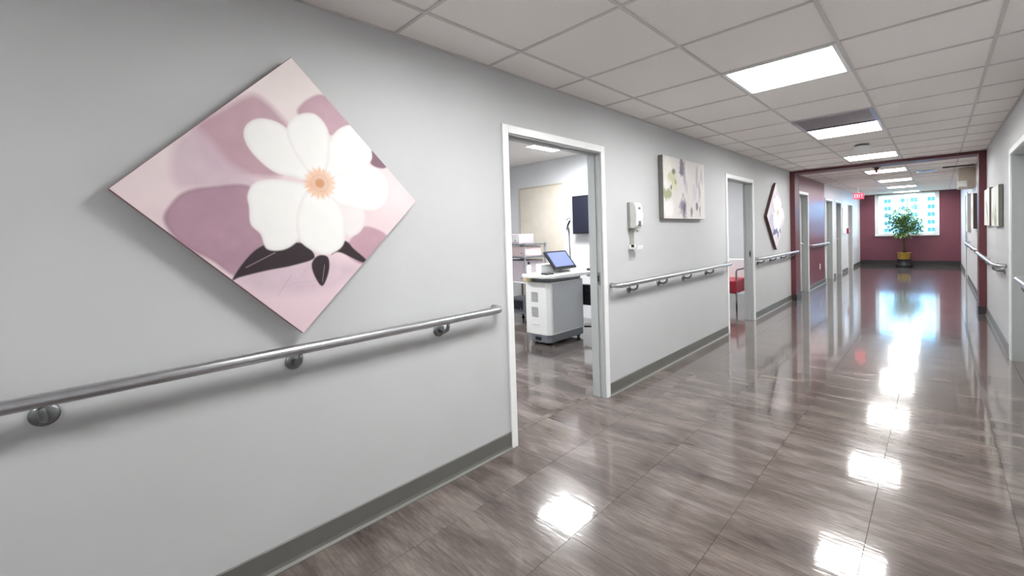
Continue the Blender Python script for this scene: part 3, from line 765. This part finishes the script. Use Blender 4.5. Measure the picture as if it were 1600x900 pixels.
MB().box((-1.48, 4.505, 0.40), (-1.20, 4.60, 0.66), bev=0.01).build('rear_pouch', M['black'], t)
t = thing('gel_bottle', 'small white bottle with a black cap on the cart top', 'bottle', (-1.64, 3.80, 0.85))
MB().lathe([(0.026, 0), (0.028, 0.01), (0.028, 0.09), (0.012, 0.11)], (-1.64, 3.80, 0.85)).build('bottle_body', M['plastic'], t)
MB().lathe([(0.014, 0.11), (0.014, 0.13), (0.006, 0.15)], (-1.64, 3.80, 0.85)).build('cap', M['black'], t)
t = tag(MB().box((-0.03, -0.05, 0), (0.03, 0.05, 0.03), bev=0.012, seg=3).build('computer_mouse', M['black']), 'black handset lying on the far right edge of the cart top', 'mouse'); t.location = (-1.22, 4.48, 0.85)

# equipment trolley left of the cart
t = thing('shelf_trolley', 'tall trolley with dark shelves at the left edge of the doorway', 'trolley', (-2.72, 4.85, 0))
for x in (-2.98, -2.47):
    for y in (4.62, 5.08):
        MB().tube([(x, y, 0.06), (x, y, 1.2)], 0.013, 8).build('post', M['plastic_mid'], t)
        MB().lathe([(0.02, -0.012), (0.03, -0.008), (0.03, 0.008), (0.02, 0.012)], (x, y, 0.03), 'X', 12).build('caster', M['black'], t)
for z in (0.14, 0.60, 0.98, 1.17):
    MB().box((-3.0, 4.6, z), (-2.45, 5.1, z+0.02), bev=0.004).build('shelf', M['plastic_mid'] if z != 0.6 else M['plastic'], t)
MB().tube([(-2.45, 4.64, 0.62), (-2.40, 4.60, 0.66), (-2.36, 4.60, 0.55), (-2.40, 4.60, 0.30), (-2.38, 4.62, 0.2), (-2.30, 4.64, 0.17)], 0.017, 10).build('push_handle', M['plastic'], t)
def simple_box(name, lo, hi, mt, label, cat, lidm=None, extra=None):
    t = thing(name, label, cat, ((lo[0]+hi[0])/2, (lo[1]+hi[1])/2, lo[2]))
    MB().box(lo, hi, bev=0.012).build('case', mt, t)
    MB().box((lo[0]+0.03, lo[1]-0.004, lo[2]+0.03), (hi[0]-0.03, lo[1]+0.003, hi[2]-0.03), bev=0.002).build('front_panel', lidm or M['plastic_grey'], t)
    MB().box((hi[0]-0.08, lo[1]-0.012, lo[2]+0.04), (hi[0]-0.06, lo[1]-0.003, lo[2]+0.06), bev=0.003).build('knob', M['plastic_mid'], t)
    return t
simple_box('device_box', (-2.95, 4.64, 0.62), (-2.50, 5.06, 0.94), M['lilac'], 'large lilac grey device on the white middle shelf of the trolley', 'device', M['lilac'])
simple_box('device_box', (-2.78, 4.64, 1.0), (-2.48, 5.0, 1.155), M['pink'], 'pale pink device under the top shelf of the trolley', 'device', M['pink'])
simple_box('device_box', (-2.96, 4.66, 1.19), (-2.62, 5.0, 1.34), M['lilac'], 'lilac device standing on the top of the trolley', 'device', M['plastic'])
simple_box('device_box', (-2.9, 4.66, 0.16), (-2.55, 5.0, 0.36), M['plastic_mid'], 'dark grey device on the bottom shelf of the trolley', 'device', M['black'])

# beige door in the room's far wall
d = struct(empty('door_9', (-2.85, 5.5, 0)))
MB().box((-3.35, 5.482, 0.005), (-2.40, 5.5, 2.12), bev=0.002).build('door_leaf', M['birch'], d)
MB().box((-3.385, 5.476, 0), (-3.35, 5.5, 2.15), bev=0.002).build('casing', M['beige'], d)
MB().box((-2.40, 5.47, 0), (-2.36, 5.5, 2.15), bev=0.002).build('casing', M['frame'], d)
MB().box((-3.35, 5.476, 2.12), (-2.40, 5.5, 2.15), bev=0.002).build('head_casing', M['beige'], d)

# wall display on an arm
t = thing('wall_display', 'dark flat display with a jointed arm and white wall channel', 'display', (-1.7, 5.45, 1.6))
MB().box((-2.15, 5.38, 1.315), (-1.15, 5.42, 1.90), bev=0.006).build('housing', M['black'], t)
MB().box((-2.13, 5.376, 1.335), (-1.17, 5.381, 1.88)).build('screen', M['screen_off'], t)
MB().box((-1.75, 5.42, 1.5), (-1.55, 5.5, 1.7), bev=0.005).build('wall_bracket', M['black'], t)
MB().box((-2.34, 5.46, 0.70), (-2.30, 5.5, 1.62), bev=0.004).build('channel', M['plastic'], t)
MB().tube([(-2.32, 5.46, 1.40), (-2.24, 5.38, 1.46), (-2.17, 5.34, 1.52)], 0.014, 8).build('arm', M['black'], t)
MB().tube([(-2.32, 5.46, 1.55), (-2.24, 5.41, 1.57), (-2.17, 5.36, 1.54)], 0.009, 8).build('stay', M['plastic_grey'], t)
MB().tube([(-2.295, 5.47, 1.42), (-2.285, 5.47, 1.1), (-2.285, 5.48, 0.9)], 0.006, 6).build('cable', M['black'], t)

# second room: red chair
t = thing('red_chair', 'red padded chair with metal legs seen through the second doorway', 'chair', (-0.75, 7.75, 0))
MB().box((-1.05, 7.45, 0.26), (-0.45, 7.98, 0.48), bev=0.03, seg=3).build('seat', M['red_vinyl'], t)
MB().box((-1.05, 7.98, 0.42), (-0.45, 8.04, 0.80), bev=0.02, seg=3).build('backrest', M['frame'], t)
for x in (-1.04, -0.46):
    for y in (7.48, 8.0):
        MB().tube([(x, y, 0.0), (x, y, 0.30)], 0.014, 8).build('leg', M['steel_dark'], t)
    MB().tube([(x, 7.49, 0.34), (x, 7.49, 0.62), (x, 7.53, 0.645), (x, 7.95, 0.645), (x, 8.0, 0.62)], 0.014, 8).build('armrest', M['steel_dark'], t)

# ------------------------------------------------------------------ far small things
t = thing('outlet', 'small white outlet plate low on the far maroon side wall', 'outlet', (0, 11.6, 0.42))
MB().box((0, 11.55, 0.36), (0.007, 11.65, 0.48), bev=0.002).build('plate', M['plastic'], t)
for z in (0.395, 0.445): MB().box((0.007, 11.585, z-0.014), (0.009, 11.615, z+0.014), bev=0.0008).build('socket', M['plastic_grey'], t)
t = thing('fire_alarm', 'small red fire alarm pull on the far left white wall', 'alarm', (0, 15.62, 1.15))
MB().box((0, 15.56, 1.09), (0.05, 15.70, 1.24), bev=0.006).build('case', M['alarm'], t)
MB().box((0.05, 15.59, 1.14), (0.058, 15.67, 1.17), bev=0.002).build('pull_bar', M['plastic'], t)
t = thing('notice_board', 'white notice board on the far left white wall between doors', 'board', (0, 15.1, 1.45))
MB().box((0, 14.75, 1.1), (0.02, 15.4, 1.8), bev=0.004).build('board', M['plastic'], t)
MB().box((0.02, 14.82, 1.2), (0.022, 15.33, 1.7)).build('sheet', M['frame'], t)
t = thing('wall_light', 'small white lamp unit on the front of the beige soffit', 'lamp', (2.18, 11.39, 2.0))
MB().box((2.13, 11.35, 1.955), (2.25, 11.40, 2.06), bev=0.008).build('case', M['plastic'], t)
for x in (2.16, 2.22): MB().lathe([(0.02, -0.02), (0.024, 0.0)], (x, 11.35, 2.03), 'Y', 12).build('lamp_head', M['plastic'], t)

# ------------------------------------------------------------------ potted ficus
PX, PY = 1.12, 17.9
t = thing('potted_ficus', 'leafy ficus tree in a gold pot before the end window', 'plant', (PX, PY, 0))
MB().lathe([(0.19, 0.0), (0.21, 0.02), (0.2, 0.05), (0.16, 0.09), (0.16, 0.2), (0.17, 0.23), (0.14, 0.23)], (PX, PY, 0), n=20).build('stand', M['black'], t)
MB().lathe([(0.11, 0.16), (0.135, 0.22), (0.15, 0.31), (0.15, 0.40), (0.162, 0.415), (0.162, 0.435), (0.148, 0.435), (0.142, 0.41)], (PX, PY, 0), n=22).build('pot', M['gold'], t)
MB().lathe([(0.14, 0.405), (0.1, 0.414), (0.02, 0.42)], (PX, PY, 0), n=18).build('soil', M['soil'], t)
trunk = MB()
trunk.tube([(PX, PY, 0.41), (PX+.015, PY, 0.6), (PX-.01, PY+.01, 0.8), (PX+.01, PY, 1.0), (PX+.03, PY, 1.25)], [0.03, 0.024, 0.022, 0.02, 0.014], 8)
trunk.tube([(PX+.03, PY+.02, 0.41), (PX-.01, PY+.02, 0.62), (PX+.02, PY-.01, 0.82), (PX-.02, PY, 1.0)], [0.024, 0.02, 0.018, 0.014], 8)
rs = random.Random(5)
tips = []
for k in range(26):
    a = rs.uniform(0, 2*PI); z0 = rs.uniform(0.9, 1.25)
    l = rs.uniform(0.25, 0.5)*(1 if z0 > 1.0 else 0.8)
    e = Vector((PX+math.cos(a)*l, PY+math.sin(a)*l*0.8, z0+rs.uniform(0.0, 0.6)*(1.1-l)))
    s0 = Vector((PX, PY, z0)); mid = s0.lerp(e, .5)+Vector((0, 0, .06))
    trunk.tube([s0, mid, e], [0.009, 0.006, 0.003], 5); tips += [mid, e, s0.lerp(e, .75)]
for k in range(5):
    a = rs.uniform(0, 2*PI); e = Vector((PX+math.cos(a)*rs.uniform(.05, .25), PY+math.sin(a)*.2, rs.uniform(1.6, 1.86)))
    trunk.tube([(PX+.02, PY, 1.2), ((PX+e.x)/2, (PY+e.y)/2, 1.45), e], [0.01, 0.006, 0.003], 5); tips += [e, Vector(((PX+e.x)/2, (PY+e.y)/2, 1.5))]
trunk.build('trunk', M['bark'], t)
lf = MB()
for k in range(1500):
    c = rs.choice(tips)+Vector((rs.gauss(0, .07), rs.gauss(0, .07), rs.gauss(0, .06)))
    if abs(c.x-PX) > 0.56 or c.z < 0.92: continue
    d = Vector((rs.uniform(-1, 1), rs.uniform(-1, 1), rs.uniform(-1.0, .4))).normalized(); sd = d.cross(Vector((rs.uniform(-.3, .3), rs.uniform(-.3, .3), 1))).normalized(); nn = sd.cross(d)
    L_ = rs.uniform(.07, .12); W_ = L_*.26
    a = lf.bm.verts.new(c); b1 = lf.bm.verts.new(c+d*L_*.45+sd*W_+nn*.006); b2 = lf.bm.verts.new(c+d*L_*.45-sd*W_+nn*.006); m0 = lf.bm.verts.new(c+d*L_*.5); e = lf.bm.verts.new(c+d*L_-nn*.01)
    for f_ in ((a, b1, m0), (a, m0, b2), (b1, e, m0), (m0, e, b2)): lf.bm.faces.new(f_)
me = bpy.data.meshes.new('foliage'); lf.bm.to_mesh(me); lf.bm.free(); me.materials.append(M['foliage'])
fo = bpy.data.objects.new('foliage', me); COL.objects.link(fo); fo.parent = t; fo.location = -Vector(t.location); fo['kind'] = 'stuff'

# ------------------------------------------------------------------ outside: pale block across the street
YB = 230.0
bd = thing('far_building', 'pale office block with rows of windows outside the end window', 'building', (-6, YB, -20))
MB().box((-70, YB, -20), (58, YB+16, 62)).build('facade', M['facade'], bd)
COLS = [-37.6, -28.4, -22.0, -12.6, -7.6, -4.8, 0.0, 6.6, 13.0, 22.0]
pane_me = MB().box((-1.0, -0.05, -0.75), (1.0, 0.05, 0.75)).mesh('window'); pane_me.materials.append(M['far_pane'])
sill_me = MB().box((-1.2, -0.25, -0.95), (1.2, 0.0, -0.75)).mesh('sill'); sill_me.materials.append(M['far_frame'])
mul_me = MB().box((-0.06, -0.12, -0.75), (0.06, -0.04, 0.75)).mesh('mullion'); mul_me.materials.append(M['far_frame'])
for zc in range(-3, 9):
    for cx in COLS:
        p = Vector((cx, YB-0.03, 4.9+2.95*zc))-Vector((-6, YB, -20))
        wn = instance('window', pane_me, p, bd)
        instance('sill', sill_me, (0, 0, 0), wn); instance('mullion', mul_me, (0, 0, 0), wn)
struct(MB().box((-260, YE+1.0, -20.4), (260, YB+60, -20.0)).build('ground', M['street']))
